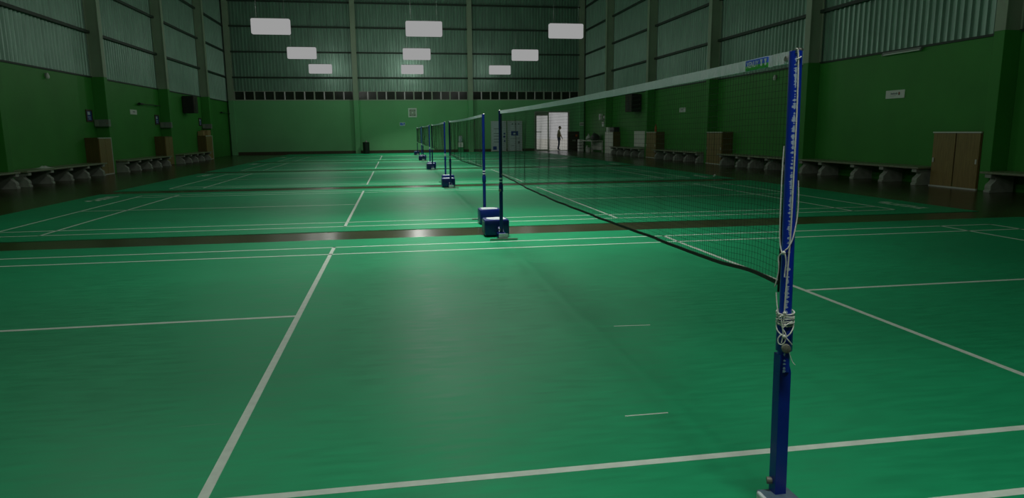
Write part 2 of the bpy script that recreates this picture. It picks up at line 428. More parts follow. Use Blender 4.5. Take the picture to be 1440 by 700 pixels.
# ------------------------------------------------------------------ hanging lamps
def lamp(x, y, label, power, glow):
    t = thing('hanging_lamp', label, 'lamp', (x, y, 4.55), 0, 'hanging box lamps over the courts')
    W, Dp, H = .625, .06, .50
    b = MB(); pts = []
    for cx, cz, a0 in ((W-.05, .05, -PI/2), (W-.05, H-.05, 0), (-W+.05, H-.05, PI/2), (-W+.05, .05, PI)):
        for i in range(5): a = a0+PI/2*i/4; pts.append((cx+.05*math.cos(a), cz+.05*math.sin(a)))
    b.prism(pts, 'y', -Dp, Dp); b.build('diffuser', K['lamp'], t, smooth=True)
    b = MB(); b.box(-W+.06, W-.06, -.03, .03, H, H+.02); b.build('housing', K['lampbody'], t)
    for s in (-1, 1):
        b = MB(); b.cyl((s*.45, 0, H+.05), (s*.45, 0, ZT+2.2*(1-abs(x+s*.45)/(XW+.3))-4.55), .004, n=6); b.build('suspension_wire', K['purlin'], t)
    ld = bpy.data.lights.new('lamp_light', 'AREA'); ld.shape = 'RECTANGLE'; ld.size = 1.1; ld.size_y = .25
    ld.energy = power*.55; ld.spread = math.radians(110); ld.color = (1.0, 1.0, .96)
    lo = bpy.data.objects.new('lamp_light', ld); COL.objects.link(lo); lo.parent = t; lo.location = (0, 0, -.02)
    pd = bpy.data.lights.new('lamp_glow', 'POINT'); pd.energy = glow*(1.3 if y > 38 else 2.8 if (y < 8 and x < -3) else 1.0); pd.shadow_soft_size = .12; pd.color = (1.0, 1.0, .96)
    po = bpy.data.objects.new('lamp_glow', pd); COL.objects.link(po); po.parent = t; po.location = (0, 0, H+.4)
    return t
RN = ['first', 'second', 'third']
for ri, y in enumerate(LAMP_ROWS):
    for ci, x in enumerate(LAMP_X):
        where = ['left row', 'middle row', 'right row'][ci]
        lab = ['', '', '', 'largest and highest lit lamp of the %s' % where, 'middle-sized lit lamp of the three in the %s' % where,
               'smallest and lowest lit lamp of the %s, nearest the back wall' % where][ri]
        if ri < 3: lab = '%s lit box lamp of the %s, overhead of the camera side' % (RN[ri], where)
        lamp(x, y, lab, LAMP_W[ci]*LAMP_GAIN[y], LAMP_GLOW[ci])

# ------------------------------------------------------------------ net posts
def make_post(name, label, loc, rz, near=False):
    """built with the court on its -Y side"""
    t = thing(name, label, 'net post', loc, rz, 'blue portable net posts')
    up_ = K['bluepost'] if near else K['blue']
    b = MB()
    if not near: b.cyl((0, 0, .02), (0, 0, .56), .0225, n=20)
    else: b.prism([(-.021, -.026), (.021, -.026), (.021, .016), (-.021, .016)], 'z', .056, .50)
    sx = -1
    if near: b.add([(-.021, -.026, .50), (.021, -.026, .50), (.021, .016, .50), (-.021, .016, .50),
           (-.004, -.026, .56), (.021, -.026, .56), (.021, .016, .56), (-.004, .016, .56)],
          [(0,1,5,4), (1,2,6,5), (2,3,7,6), (3,0,4,7), (4,5,6,7)])
    b.build('lower_tube', K['bluetube'] if near else K['blue'], t, bevel=.002)
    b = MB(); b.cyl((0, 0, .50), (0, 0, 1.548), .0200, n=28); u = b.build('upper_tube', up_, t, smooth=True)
    b = MB(); b.cyl((0, 0, .572), (0, 0, .665), .0265, n=28); b.build('sleeve', K['bluetube'] if near else K['blue'], t, smooth=True, bevel=.001)
    b = MB(); b.cyl((0, 0, .69), (0, 0, .705), .0222, n=20); b.cyl((0, 0, .725), (0, 0, .745), .0222, n=20)
    if not near: b.build('silver_band', K['whitesteel'], t)
    ks = 1 if near else -1
    b = MB(); b.cyl((ks*.008, ks*.018, .592), (ks*.022, ks*.050, .592), .006, n=10); b.cyl((ks*.018, ks*.040, .592), (ks*.025, ks*.056, .592), .0145, n=18)
    b.build('clamp_knob', K['knob'], t, bevel=.002, smooth=True)
    b = MB(); b.cyl((ks*.018, -.012, .104), (ks*.034, -.018, .104), .0125, n=16); b.build('lower_knob', K['knob'], t, smooth=True)
    # pulley slot in the tube's head
    b = MB()
    b.box(-.0195, -.013, -.006, .010, 1.548, 1.556); b.box(-.004, .002, -.006, .010, 1.548, 1.556); b.cyl((-.013, .002, 1.549), (-.004, .002, 1.549), .010, n=14)
    b.build('pulley', K['chrome'], t)
    # low wheeled chassis and counterweight
    if near:
        b = MB(); b.box(-.050, .066, -.03, .42, .050, .066); b.build('base_plate', K['bluegrey'], t, bevel=.004)
        b = MB(); b.box(.067, .082, -.005, .42, .0, .078); b.build('side_plate', K['whitesteel'], t, bevel=.007)
        b = MB(); b.box(-.050, .066, -.02, .40, .005, .050); b.build('chassis', K['blue'], t)
        b = MB(); b.box(-.105, -.060, .045, .30, .02, .062); b.build('side_rail', K['whitesteel'], t, bevel=.008)
        b = MB(); b.cyl((-.085, .075, .060), (-.085, .075, .070), .012, n=10); b.build('bolt', K['black'], t)
        b = MB(); b.box(-.10, .25, .43, .73, .01, .24); b.build('counterweight', K['blue'], t, bevel=.02)
    else:
        b = MB(); b.prism([(-.05, .10), (-.05, -.15), (.05, -.15), (.05, .10)], 'z', .012, .06)
        b.prism([(.10, .06), (.10, .14), (-.01, .075), (-.15, .06)], 'x', -.03, .03); b.build('chassis', K['blue'], t)
        b = MB(); b.box(-.055, .055, -.17, -.15, .0, .075); b.build('foot_plate', K['whitesteel'], t)
        b = MB(); b.box(-.17, .17, -.20, -.17, -.004, .018); b.build('foot_bar', K['chrome'], t)
        b = MB(); b.box(-.195, .115, .085, .385, .012, .214); cw = b.build('counterweight', K['blue'], t, bevel=.022, smooth=True)
        b = MB(); b.prism([(-.11, .12), (.02, .10), (.085, .14), (.08, .34), (-.02, .36), (-.14, .33), (-.16, .22)], 'z', .2145, .2165); b.build('worn_top', K['whitesteel'], cw)
        b = MB(); b.box(-.1975, -.1955, .11, .36, .03, .19); b.build('worn_side', K['bluegrey'], cw)
        for s in (-1, 1):
            b = MB(); b.cyl((s*.10-.09, .22, .018), (s*.10-.06, .22, .018), .022, n=14); b.build('castor', K['black'], t)
    return t
LEAN = .035
ORD = ['first', 'second', 'third', 'fourth', 'fifth']
for k in range(5):
    nl = ['tall blue net post in the foreground, tied with white cord' if k == 0 else
          'blue net post at the near end of the %s net, back to back with another' % ORD[k]][0]
    near_loc = (0.0, .047, 0) if k == 0 else (0, k*D+.11, 0)
    npst = make_post('net_post', nl, near_loc, PI, near=(k == 0))
    if k == 0:
        for ch in npst.children:
            if ch.name.split('.')[0] in ('lower_tube', 'upper_tube', 'sleeve', 'clamp_knob', 'lower_knob', 'pulley'): ch.rotation_euler = (LEAN, 0, 0)
    fl_ = 'blue net post at the far end of the %s net, on a boxy wheeled base' % ORD[k]
    make_post('net_post', fl_, (0, k*D+6.356, 0), 0)

# ------------------------------------------------------------------ nets
YN0, YN1 = .125, 6.33
def zt(y):   # top tape height
    s = (y-YN0)/(YN1-YN0); return 1.551-.020*4*s*(1-s)*.8
def zb(y):
    s = (y-YN0)/(YN1-YN0)
    e = math.exp(-s*28)
    return .782-.030*4*s*(1-s)+.016*math.exp(-((s-.03)/.035)**2) - .0*e
def xo(y, z):
    s = (y-YN0)/(YN1-YN0); h = min(1, max(0, (1.55-z)/.75))
    env = min(1, s*9)*min(1, (1-s)*9)
    return env*(h*.016*math.sin(s*7+.5)+1.7*h*(1.12-h)*(.016*math.sin(s*31+1.3*h)+.014*math.sin(s*67+.8)+.010*math.sin(s*113-h*2)))
def strand_mesh():
    me = bpy.data.meshes.new('netting'); vs = []; fs = []; r = .00058
    NV, NH = 290, 33
    G = []
    for i in range(NV+1):
        y = YN0+(YN1-YN0)*i/NV; a, c = zt(y)-.035, zb(y)+.006
        row = []
        for j in range(NH+1):
            z = c+(a-c)*j/NH
            row.append((xo(y, z), y, z))
        G.append(row)
    def run(pts, ax):
        n0 = len(vs)
        for p in pts:
            for k in range(3):
                t = 2*PI*k/3
                if ax == 'z': vs.append((p[0]+r*math.cos(t), p[1]+r*math.sin(t), p[2]))
                else: vs.append((p[0]+r*math.cos(t), p[1], p[2]+r*math.sin(t)))
        for i in range(len(pts)-1):
            for k in range(3):
                a = n0+i*3+k; b2 = n0+i*3+(k+1) % 3; fs.append((a, b2, b2+3, a+3))
    for i in range(NV+1): run(G[i], 'z')
    for row in G:                      # the knots
        for x, y, z in row[1:-1]:
            n0 = len(vs); k = .0013
            vs += [(x-k, y, z), (x+k, y, z), (x, y-k, z), (x, y+k, z), (x, y, z-k), (x, y, z+k)]
            fs += [(n0+a, n0+b2, n0+c) for a, b2, c in ((0,2,5),(2,1,5),(1,3,5),(3,0,5),(2,0,4),(1,2,4),(3,1,4),(0,3,4))]
    for j in range(NH+1): run([G[i][j] for i in range(NV+1)], 'y')
    me.from_pydata(vs, [], fs); me.materials.append(K['netting']); return me
NET_ME = strand_mesh()
def ribbon(z0f, z1f, th, n=120, wr=0, y0=YN0, y1=YN1, xf=xo):
    b = MB(); vs = []
    rnd = random.Random(11)
    for i in range(n+1):
        y = y0+(y1-y0)*i/n; za, zc = z0f(y), z1f(y); x = xf(y, za)+wr*(rnd.random()-.5); w2 = wr*(rnd.random()-.5)
        vs += [(x-th, y, za), (x+w2-th, y, zc), (x+w2+th, y, zc), (x+th, y, za)]
    fs = []
    for i in range(n):
        for k in range(4): fs.append((4*i+k, 4*i+(k+1) % 4, 4*i+4+(k+1) % 4, 4*i+4+k))
    fs += [(3,2,1,0), (4*n, 4*n+1, 4*n+2, 4*n+3)]
    return b.add(vs, fs)
NLAB = ['nearest badminton net, hung from the foreground post, with a maker label on its white tape',
        'second badminton net, just beyond the nearest net', 'third badminton net, midway along the row of nets',
        'fourth badminton net, last but one in the row', 'fifth badminton net, farthest and smallest in the row']
def make_net(k):
    t = thing('badminton_net', NLAB[k], 'net', (0, k*D, 0), 0, 'badminton nets in one row')
    o = bpy.data.objects.new('netting', NET_ME); COL.objects.link(o); o.parent = t; o['kind'] = 'stuff'
    return t
net0 = make_net(0)
tape = ribbon(lambda y: zt(y)-.038, zt, .0035, n=420, wr=.003).build('top_tape', K['tape'], net0, smooth=True)
bot = ribbon(lambda y: zb(y)-.006, lambda y: zb(y)+.007, .003, n=160).build('bottom_binding', K['cordblack'], net0)
b = MB(); b.tube([(0, YN0-.004, zt(YN0)-.035), (0, YN0-.006, 1.2), (0, YN0-.002, .95), (0, YN0-.004, .76)], .004, n=6); b.build('side_cord', K['cordblack'], net0)
b = MB(); b.tube([(0, YN1, zt(YN1)-.035), (0, YN1+.004, 1.1), (0, YN1, zb(YN1))], .004, n=6); b.build('side_cord', K['cordblack'], net0)
for k in range(1, 5):
    t = make_net(k)
    for ch in (net0.children):
        if ch.name.split('.')[0] == 'netting': continue
        c = ch.copy(); COL.objects.link(c); c.parent = t
# label on the near net's tape: blue over green, five letters and two shuttlecock signs (it reads toward -Y, facing -X)
LY0, LY1 = .408, .258
def lab_prism(poly, d0, d1):
    b = MB()
    vs = []
    for d in (d0, d1):
        for u, v in poly:
            y = LY0+(LY1-LY0)*u; vs.append((xo(y, 1.53)-d, y, zt(y)-.036+.033*v))
    n = len(poly)
    return b.add(vs, [(i, (i+1) % n, n+(i+1) % n, n+i) for i in range(n)] + [tuple(range(n)), tuple(range(n, 2*n))])
lb = lab_prism([(0, .44), (1, .44), (1, 1), (0, 1)], .0035, .0062).build('tape_label', K['labelblue'], net0)
lab_prism([(0, 0), (1, 0), (1, .44), (0, .44)], .0035, .0062).build('green_band', K['labelgreen'], lb)
def text_mesh(body):
    cu = bpy.data.curves.new('text', 'FONT'); cu.body = body; cu.size = 1; cu.resolution_u = 3; cu.offset = .02
    o = bpy.data.objects.new('text', cu); COL.objects.link(o)
    me = bpy.data.meshes.new_from_object(o.evaluated_get(bpy.context.evaluated_depsgraph_get()))
    bpy.data.objects.remove(o); return me
tm = text_mesh('XENUY')
xs = [v.co.x for v in tm.vertices]; ys = [v.co.y for v in tm.vertices]
for v in tm.vertices:
    u = .05+.55*(v.co.x-min(xs))/(max(xs)-min(xs)); q = .22+.62*(v.co.y-min(ys))/(max(ys)-min(ys))
    y = LY0+(LY1-LY0)*u; v.co = (xo(y, 1.53)-.0068, y, zt(y)-.036+.033*q)
tm.materials.clear(); tm.materials.append(K['labelwhite']); tm.name = 'lettering'
o = bpy.data.objects.new('lettering', tm); COL.objects.link(o); o.parent = lb
for u in (.72, .90):
    s = lab_prism([(u-.012, .5), (u+.03, .5), (u+.055, .88), (u-.055, .88)], .0064, .0070)
    s.v += []; s.build('shuttlecock_skirt', K['labelwhite'], lb)
    lab_prism([(u+.01+.042*math.cos(a*PI/6), .34+.15*math.sin(a*PI/6)) for a in range(12)], .0064, .0070).build('shuttlecock_cork', K['labelwhite'], lb)
b = MB(); b.cyl((-.0035, .146, 1.528), (-.008, .146, 1.528), .0085, n=16); b.build('eyelet', K['chrome'], net0, smooth=True)

# ------------------------------------------------------------------ white cord on the near post
PX, PY = .0, .047
cam_dir = Vector((-1.277, -2.055, 0)).normalized(); side_l = Vector((cam_dir.y, -cam_dir.x, 0))   # left as seen from the camera side
if side_l.x > 0: side_l = -side_l
def pp(lat, out, z):  # a point by the post: sideways (to the left +), out of the tube toward the court's open side, height
    p = Vector((PX, PY+LEAN*z, 0)) + side_l*lat + cam_dir*out; return (p.x, p.y, z)
def surf(lat, z, e=.0035, R=.0200):
    return pp(lat, math.sqrt(max(0, R*R-lat*lat))+e, z)
def spline(pts, n=10):
    P = [Vector(p) for p in pts]; out = []
    for i in range(len(P)-1):
        p0, p1, p2, p3 = P[max(i-1, 0)], P[i], P[i+1], P[min(i+2, len(P)-1)]
        for j in range(n):
            t = j/n
            out.append(.5*((2*p1)+(-p0+p2)*t+(2*p0-5*p1+4*p2-p3)*t*t+(-p0+3*p1-3*p2+p3)*t**3))
    out.append(P[-1]); return out
rp = MB(); rr = .0021
rp.tube(spline([surf(0, 1.553, .004), surf(-.006, 1.545), surf(-.009, 1.50), surf(-.010, 1.35), surf(-.008, 1.1), surf(-.006, .95), surf(.000, .8), surf(.003, .70, .007)]), .0026)
rp.tube(spline([surf(-.004, 1.52, .005), surf(-.013, 1.525, .006), surf(-.016, 1.528, .004)]), rr)
rp.tube(spline([pp(.024, .004, 1.25), pp(.027, .004, 1.15), pp(.0275, .006, 1.02), pp(.0255, .008, .94), pp(.018, .015, .905), surf(.012, .90, .006)]), rr)
rp.tube(spline([pp(-.023, .004, 1.14), pp(-.0255, .006, 1.08), pp(-.024, .008, 1.02), surf(-.014, .955, .006), surf(-.002, .925, .005), surf(.007, .915, .006), surf(.012, .905, .006)]), rr)
rp.tube(spline([surf(.012, .905, .008), pp(.022, .014, .898), pp(.028, .01, .885), pp(.026, .012, .86), pp(.027, .01, .835), pp(.033, .008, .80), pp(.036, .006, .787)]), rr)
rp.tube(spline([surf(.010, .905, .008), surf(.006, .893, .007), surf(.004, .87, .006), surf(.006, .845, .005), surf(.007, .825, .005)]), rr)
rp.tube(spline([pp(.031, .004, .768), pp(.027, .012, .73), pp(.022, .018, .70)]), rr)
for i in range(8):     # wraps round the tube
    z = .665+i*.0055; pts = []
    for a in range(25):
        t = 2*PI*a/24; R = .0268+.0012*(i % 2); pts.append((PX+R*math.cos(t), PY+LEAN*z+R*math.sin(t), z+.004*math.sin(t+i)))
    rp.tube(pts, .0024, n=6)
def loop(pts): rp.tube(spline(pts), rr)
Q = lambda lat, z, e=.032: pp(lat, e, z)
loop([Q(.004, .70), Q(.018, .69), Q(.026, .665, .022), Q(.022, .645, .028), Q(.006, .63), Q(-.006, .625), Q(-.002, .64), Q(.008, .66), Q(.012, .695)])
loop([Q(-.004, .625), Q(-.018, .64), Q(-.027, .66, .02), Q(-.024, .675, .022), Q(-.008, .67), Q(.006, .655)])
loop([Q(-.002, .63), Q(.010, .632), Q(.019, .618), Q(.017, .603), Q(.006, .60), Q(-.003, .612), Q(-.002, .63)])
loop([Q(.002, .70), Q(.006, .66), Q(.004, .63), Q(.008, .605)])
loop([Q(-.002, .628), Q(-.014, .615), Q(-.024, .60, .024)])
rp.tube(spline([Q(-.006, .60), Q(-.016, .58), Q(-.020, .565), Q(-.028, .545), Q(-.037, .535)]), .0012)
for z, lat in ((.705, .002), (.905, .012), (.627, 0)):   # knots
    c = Vector(surf(lat, z, .008)) if z > .65 else Vector(Q(lat, z))
    rp.lathe([(.001, -.007), (.005, -.004), (.0062, 0), (.005, .004), (.001, .007)], c, n=10)
tag(rp.build('tie_cord', K['rope'], smooth=True), 'white cord running down and knotted round the tall foreground blue post', 'cord')

# ------------------------------------------------------------------ benches
def support_mesh(side):
    b = MB(); fr = 10.50
    prof = [(0, 0), (0, .05), (.025, .058), (.018, .10), (.022, .14), (.045, .175), (.085, .205), (.115, .235), (.130, .265), (.125, .288), (.03, .294), (0, .298), (0, .375), (.55, .375), (.55, 0)]
    b.prism([(side*(fr+d), z) for d, z in prof], 'y', -.075, .075)
    return b
def bench(label, side, y0, y1, sup):
    t = thing('bench', label, 'bench', (0, 0, FZ), 0, 'concrete benches along the side walls')
    b = MB(); b.box(*sorted((side*10.47, side*(XW-.005))), y0, y1, .375, .418); b.build('slab_seat', K['slab'], t, bevel=.008)
    for y in sup:
        me = SUP[side]; o = bpy.data.objects.new('support', me); COL.objects.link(o); o.parent = t; o.location = (0, y, 0)
    return t
SUP = {}
for s in (-1, 1):
    o = support_mesh(s).build('support', K['concrete'], bevel=.006); SUP[s] = o.data; bpy.data.objects.remove(o)
bench('concrete bench on the left wall, nearest, cut by the photo edge', -1, 11.3, 16.95, [11.6, 12.8, 14.0, 15.4, 16.85])
bench('concrete bench on the left wall with a white cloth, ending at the first wooden cabinet', -1, 17.27, 22.25, [17.45, 18.65, 19.8, 20.92, 22.05])
bench('concrete bench on the left wall between the first and second cabinets', -1, 24.0, 28.95, [24.15, 25.3, 26.5, 27.6, 28.75])
bench('concrete bench farthest along the left wall, ending at the cabinet with cardboard boxes', -1, 30.6, 35.4, [30.75, 31.85, 32.9, 34.0, 35.2])
bench('concrete bench on the right wall, nearest, cut by the photo edge', 1, 5.0, 10.28, [5.3, 6.6, 8.2, 10.1])
bench('concrete bench on the right wall ending at the low cupboard with two sliding doors', 1, 11.97, 16.9, [12.12, 13.22, 14.32, 15.72, 16.65])
bench('concrete bench on the right wall seen behind the near net beside the foreground post', 1, 17.42, 22.0, [17.6, 18.6, 19.7, 20.55, 21.77])
bench('concrete bench on the right wall, past the cabinet with a grey top rail', 1, 23.75, 28.6, [23.85, 25.0, 26.12, 27.15, 28.3])
bench('concrete bench farthest along the right wall, beyond the cabinet with an orange bottle', 1, 30.33, 35.05, [30.45, 31.58, 32.68, 33.86, 34.85])

# ------------------------------------------------------------------ cabinets
def cabinet(label, side, y0, y1, front, sidemat, gap=True, rail=True, handle=True, z1=1.215, edge=False):
    t = thing('cabinet', label, 'cabinet', (0, 0, FZ), 0, 'low cabinets standing at the wall columns')
    sx = side; xf = XC-.03
    X = lambda d0, d1: sorted((sx*(xf+d0), sx*(xf+d1)))
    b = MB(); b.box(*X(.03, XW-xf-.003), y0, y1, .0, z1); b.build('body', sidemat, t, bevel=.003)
    ym = (y0+y1)/2
    g = .02
    for j, (a, c) in enumerate(((y0+.02, ym-g), (ym+g, y1-.02))):
        b = MB(); b.box(*X(0 if j == 0 else .008, .028), a, c, .03, z1-.035); d = b.build('door', front, t, bevel=.002)
        if handle:
            hy = a+.05 if j == 0 else c-.05
            b = MB(); b.box(*X(-.008, 0), hy-.02, hy+.02, .54, .64); b.build('handle', K['alu'], d)
    if rail:
        b = MB(); b.box(*X(-.006, .03), y0, y1, z1-.03, z1); b.box(*X(-.006, .03), y0, y1, 0, .028); b.build('rail', K['alu'], t)
    b = MB(); b.box(*X(.026, .0305), ym-g, ym+g, .03, z1-.035); b.build('gap', K['black'], t)
    if edge:
        b = MB(); b.box(*X(-.006, .03), y1-.03, y1, 0, z1-.03); b.build('edge_strip', K['alu'], t)
    return t
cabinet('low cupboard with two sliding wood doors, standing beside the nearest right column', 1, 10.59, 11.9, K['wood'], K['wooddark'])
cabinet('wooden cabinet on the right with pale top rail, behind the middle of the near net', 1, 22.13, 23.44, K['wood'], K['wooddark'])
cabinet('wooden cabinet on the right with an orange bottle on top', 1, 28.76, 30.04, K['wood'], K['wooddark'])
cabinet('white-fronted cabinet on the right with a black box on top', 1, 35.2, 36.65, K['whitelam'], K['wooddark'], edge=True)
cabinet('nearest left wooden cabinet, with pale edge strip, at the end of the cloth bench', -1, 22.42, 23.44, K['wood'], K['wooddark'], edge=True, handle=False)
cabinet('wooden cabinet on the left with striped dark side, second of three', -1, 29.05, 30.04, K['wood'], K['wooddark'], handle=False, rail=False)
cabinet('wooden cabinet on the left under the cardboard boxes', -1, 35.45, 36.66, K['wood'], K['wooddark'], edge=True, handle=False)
ct = 1.215+FZ

# ------------------------------------------------------------------ things on benches and cabinets
def box_thing(name, label, cat, x0, x1, y0, y1, z0, z1, m_, extra=None, bevel=.004, group=None):
    cx, cy = (x0+x1)/2, (y0+y1)/2
    t = thing(name, label, cat, (cx, cy, z0), 0, group)
    b = MB(); b.box(x0-cx, x1-cx, y0-cy, y1-cy, 0, z1-z0); b.build('body', m_, t, bevel=bevel)
    if extra: extra(t, x1-x0, y1-y0, z1-z0)
    return t
def flaps(t, w_, d_, h_):
    for s in (-1, 1):
        b = MB(); b.box(-w_/2+.01, w_/2-.01, *sorted((s*.004, s*d_*.46)), h_, h_+.006); b.build('flap', K['card'], t)
    b = MB(); b.box(-w_/2, w_/2, -.025, .025, h_+.006, h_+.008); b.build('packing_tape', K['slab'], t)
box_thing('cardboard_box', 'larger cardboard box on top of the farthest left cabinet', 'box', -11.08, -10.74, 35.85, 36.5, ct, ct+.27, K['card'], flaps)
box_thing('cardboard_box', 'small cardboard box at the wall side of the larger one, near cabinet edge', 'box', -11.12, -10.86, 35.5, 35.8, ct, ct+.22, K['card'], flaps)
def cloth():
    b = MB(); n = 14; rnd = random.Random(3); vs = []
    for i in range(n+1):
        for j in range(n+1):
            u, v = i/n-.5, j/n-.5; r = math.hypot(u, v)
            h = max(0, .075*(1-r*1.9))*(.6+.6*abs(math.sin(9*u+5*v))*abs(math.cos(11*v-3*u)))+.003
            vs.append((u*.28, v*.55, h))
    fs = [(i*(n+1)+j, (i+1)*(n+1)+j, (i+1)*(n+1)+j+1, i*(n+1)+j+1) for i in range(n) for j in range(n)]
    b.add(vs, fs); o = b.build('cloth', K['white'], smooth=True, loc=(-10.8, 18.85, .418+FZ))
    so = o.modifiers.new('thickness', 'SOLIDIFY'); so.thickness = .003
    tag(o, 'crumpled white cloth lying on the left bench', 'cloth')
cloth()
def bottle(loc, m_, cap, label):
    t = thing('bottle', label, 'bottle', loc)
    b = MB(); b.lathe([(.001, 0), (.035, .002), (.037, .02), (.037, .15), (.03, .18), (.014, .21), (.013, .235)], n=16); b.build('body', m_, t, smooth=True)
    b = MB(); b.lathe([(.016, .235), (.016, .262), (.001, .264)], n=12); b.build('cap', cap, t, smooth=True)
    return t
o = bottle((10.86, 29.15, ct), K['orange'], K['red'], 'orange bottle standing on the second right cabinet'); o.scale = (1.3, 1.3, 1.35)
box_thing('black_box', 'black box on top of the white-fronted cabinet', 'box', 10.80, 11.12, 35.3, 35.95, ct, ct+.26, K['black'], lambda t, w_, d_, h_: MB().box(-w_/2-.003, w_/2, -d_/2+.03, d_/2-.03, h_*.62, h_*.68).build('lid_seam', K['greybox'], t))
box_thing('storage_tub', 'white tub beside the black box on the white-fronted cabinet', 'tub', 10.76, 11.05, 36.15, 36.6, ct+.0, ct+.25, K['white'], lambda t, w_, d_, h_: MB().box(-w_/2-.012, w_/2+.012, -d_/2-.012, d_/2+.012, h_-.02, h_+.012).build('lid', K['whitelam'], t))

# ------------------------------------------------------------------ wall fittings
def framed(label, y0, y1, z0, z1):
    t = thing('framed_notice', label, 'notice', (-XW, (y0+y1)/2, (z0+z1)/2), 0, 'framed blue notices on the left wall')
    hy, hz = (y1-y0)/2, (z1-z0)/2
    b = MB(); f_ = .05
    b.box(0, .03, -hy, hy, -hz, -hz+f_); b.box(0, .03, -hy, hy, hz-f_, hz); b.box(0, .03, -hy, -hy+f_, -hz+f_, hz-f_); b.box(0, .03, hy-f_, hy, -hz+f_, hz-f_)
    b.build('frame', K['darkframe'], t)
    b = MB(); b.box(0, .015, -hy+f_, hy-f_, -hz+f_, hz-f_); p = b.build('print', K['blueprint'], t)
    b = MB()
    b.box(.015, .0165, -hy*.45, hy*.3, hz*.15, hz*.65); b.box(.015, .0165, -hy*.5, hy*.5, -hz*.25, -hz*.15); b.box(.015, .0165, -hy*.3, hy*.5, -hz*.55, -hz*.45)
    b.build('white_print', K['board'], p)
framed('framed blue notice beside the nearest left column', 22.73, 23.2, 1.72, 2.12)
framed('framed blue notice beside the second left column', 29.33, 29.8, 1.70, 2.11)
framed('framed blue notice beside the third left column, smallest in view', 35.95, 36.42, 1.70, 2.11)
def elbox(label, y, x0=-11.13, x1=-10.68):
    t = thing('electrical_box', label, 'electrical box', ((x0+x1)/2, y-.09, 1.57), 0, 'grey boxes on the left columns')
    w_ = (x1-x0)/2
    b = MB(); b.box(-w_, w_, -.09, .09, 0, .235); b.build('case', K['greybox'], t, bevel=.01)
    b = MB(); b.box(-w_+.16, w_-.02, -.1, -.09, .03, .205); b.build('cover', K['greybox'], t, bevel=.003)
    for i in range(3):
        b = MB(); b.box(-w_+.03+.04*i, -w_+.05+.04*i, -.1, -.09, .03, .205); b.build('rib', K['steel'], t)
    b = MB(); b.cyl((w_-.05, -.1, .11), (w_-.05, -.106, .11), .012, n=10); b.build('button', K['red'], t)
elbox('grey electrical box on the nearest left column', 23.45); elbox('grey electrical box on the second left column', 30.05); elbox('grey electrical box on the third left column, above the cardboard boxes', 36.68)
def sign(label, x, y0, y1, z0, z1, logo=False):
    s = -1 if x > 0 else 1
    t = thing('wall_sign', label, 'sign', (x, (y0+y1)/2, (z0+z1)/2), 0)
    hy, hz = (y1-y0)/2, (z1-z0)/2
    b = MB(); b.box(*sorted((0, s*.02)), -hy, hy, -hz, hz); b.build('plate', K['white'], t, bevel=.003)
    b = MB(); rnd = random.Random(2)
    yy = hy*.45
    a, c = sorted((s*.02, s*.0215))
    k = 0
    while yy > -hy*.28:       # letters read from the far end toward the camera on the right wall
        w_ = hy*.07; b.box(a, c, yy-w_, yy, -hz*.05, hz*(.30 if k % 3 else .40))
        yy -= hy*.095; k += 1
    b.box(a, c, -hy*.1, hy*.5, -hz*.42, -hz*.36)
    b.build('lettering', K['ink'], t)
    if logo:
        b = MB(); b.add([(s*.0225, -hy*.45+.09*hy*math.cos(i*PI/8), .12*hz+.42*hz*math.sin(i*PI/8)) for i in range(16)], [tuple(range(16))]); b.build('logo_disc', K['darkframe'], t)
        b = MB(); b.add([(s*.0232, -hy*.45+.05*hy*math.cos(i*PI/6), .22*hz+.2*hz*math.sin(i*PI/6)) for i in range(12)], [tuple(range(12))]); b.build('logo_dot', K['orange'], t)
sign('white sign with small dark lettering and a round logo, nearest on the right wall', XW, 13.42, 14.08, 2.03, 2.23, True)
sign('white sign on the right wall seen through the near net', XW, 26.45, 27.1, 2.05, 2.24)
sign('white sign on the left wall below the black wall rod', -XW, 26.63, 27.3, 2.06, 2.24)
def rod(label, y0, y1, z):
    t = thing('wall_rod', label, 'rod', (-XW+.12, y0, z), 0, 'black rods fixed along the left wall')
    b = MB(); b.cyl((0, 0, 0), (.0, .42, .0), .05, .035, n=12); b.build('end_housing', K['black'], t, smooth=True)
    b = MB(); b.cyl((0, .42, 0), (.02, y1-y0, .0), .016, n=8); b.build('arm', K['black'], t)
    for yy in (.15, y1-y0-.2):
        b = MB(); b.box(-.12, 0, yy-.02, yy+.02, -.02, .02); b.build('bracket', K['black'], t)
rod('black wall rod above the white sign on the left wall', 27.35, 29.75, 2.48)
rod('black wall rod beyond the third left column, near the back corner', 40.4, 42.4, 2.50)
def loudspeaker(label, side, y0, y1, z0, z1):
    t = thing('loudspeaker', label, 'loudspeaker', (side*(XW-.285), (y0+y1)/2, z0), 0)
    h = z1-z0; hy = (y1-y0)/2; s = -side
    b = MB(); b.box(-.25, .25, -hy, hy, 0, h); b.build('cabinet', K['black'], t, bevel=.012)
    b = MB(); b.box(*sorted((s*.25, s*.262)), -hy+.03, hy-.03, .03, h-.03); b.build('grille', K['speaker'], t)
    b = MB(); b.cyl((s*.262, 0, h*.33), (s*.272, 0, h*.33), min(hy, .3)*.7, n=24); b.build('woofer', K['black'], t)
    b = MB(); b.cyl((s*.262, 0, h*.76), (s*.27, 0, h*.76), min(hy, .3)*.35, n=20); b.build('tweeter', K['black'], t)
    b = MB(); b.box(*sorted((-s*.27, -s*.25)), -.1, .1, h*.3, h*.7); b.build('wall_bracket', K['steel'], t)
loudspeaker('black box loudspeaker mounted high on the left wall', -1, 33.3, 34.0, 2.28, 3.08)
loudspeaker('black box loudspeaker mounted high on the right wall behind the net', 1, 31.9, 32.9, 2.22, 3.10)
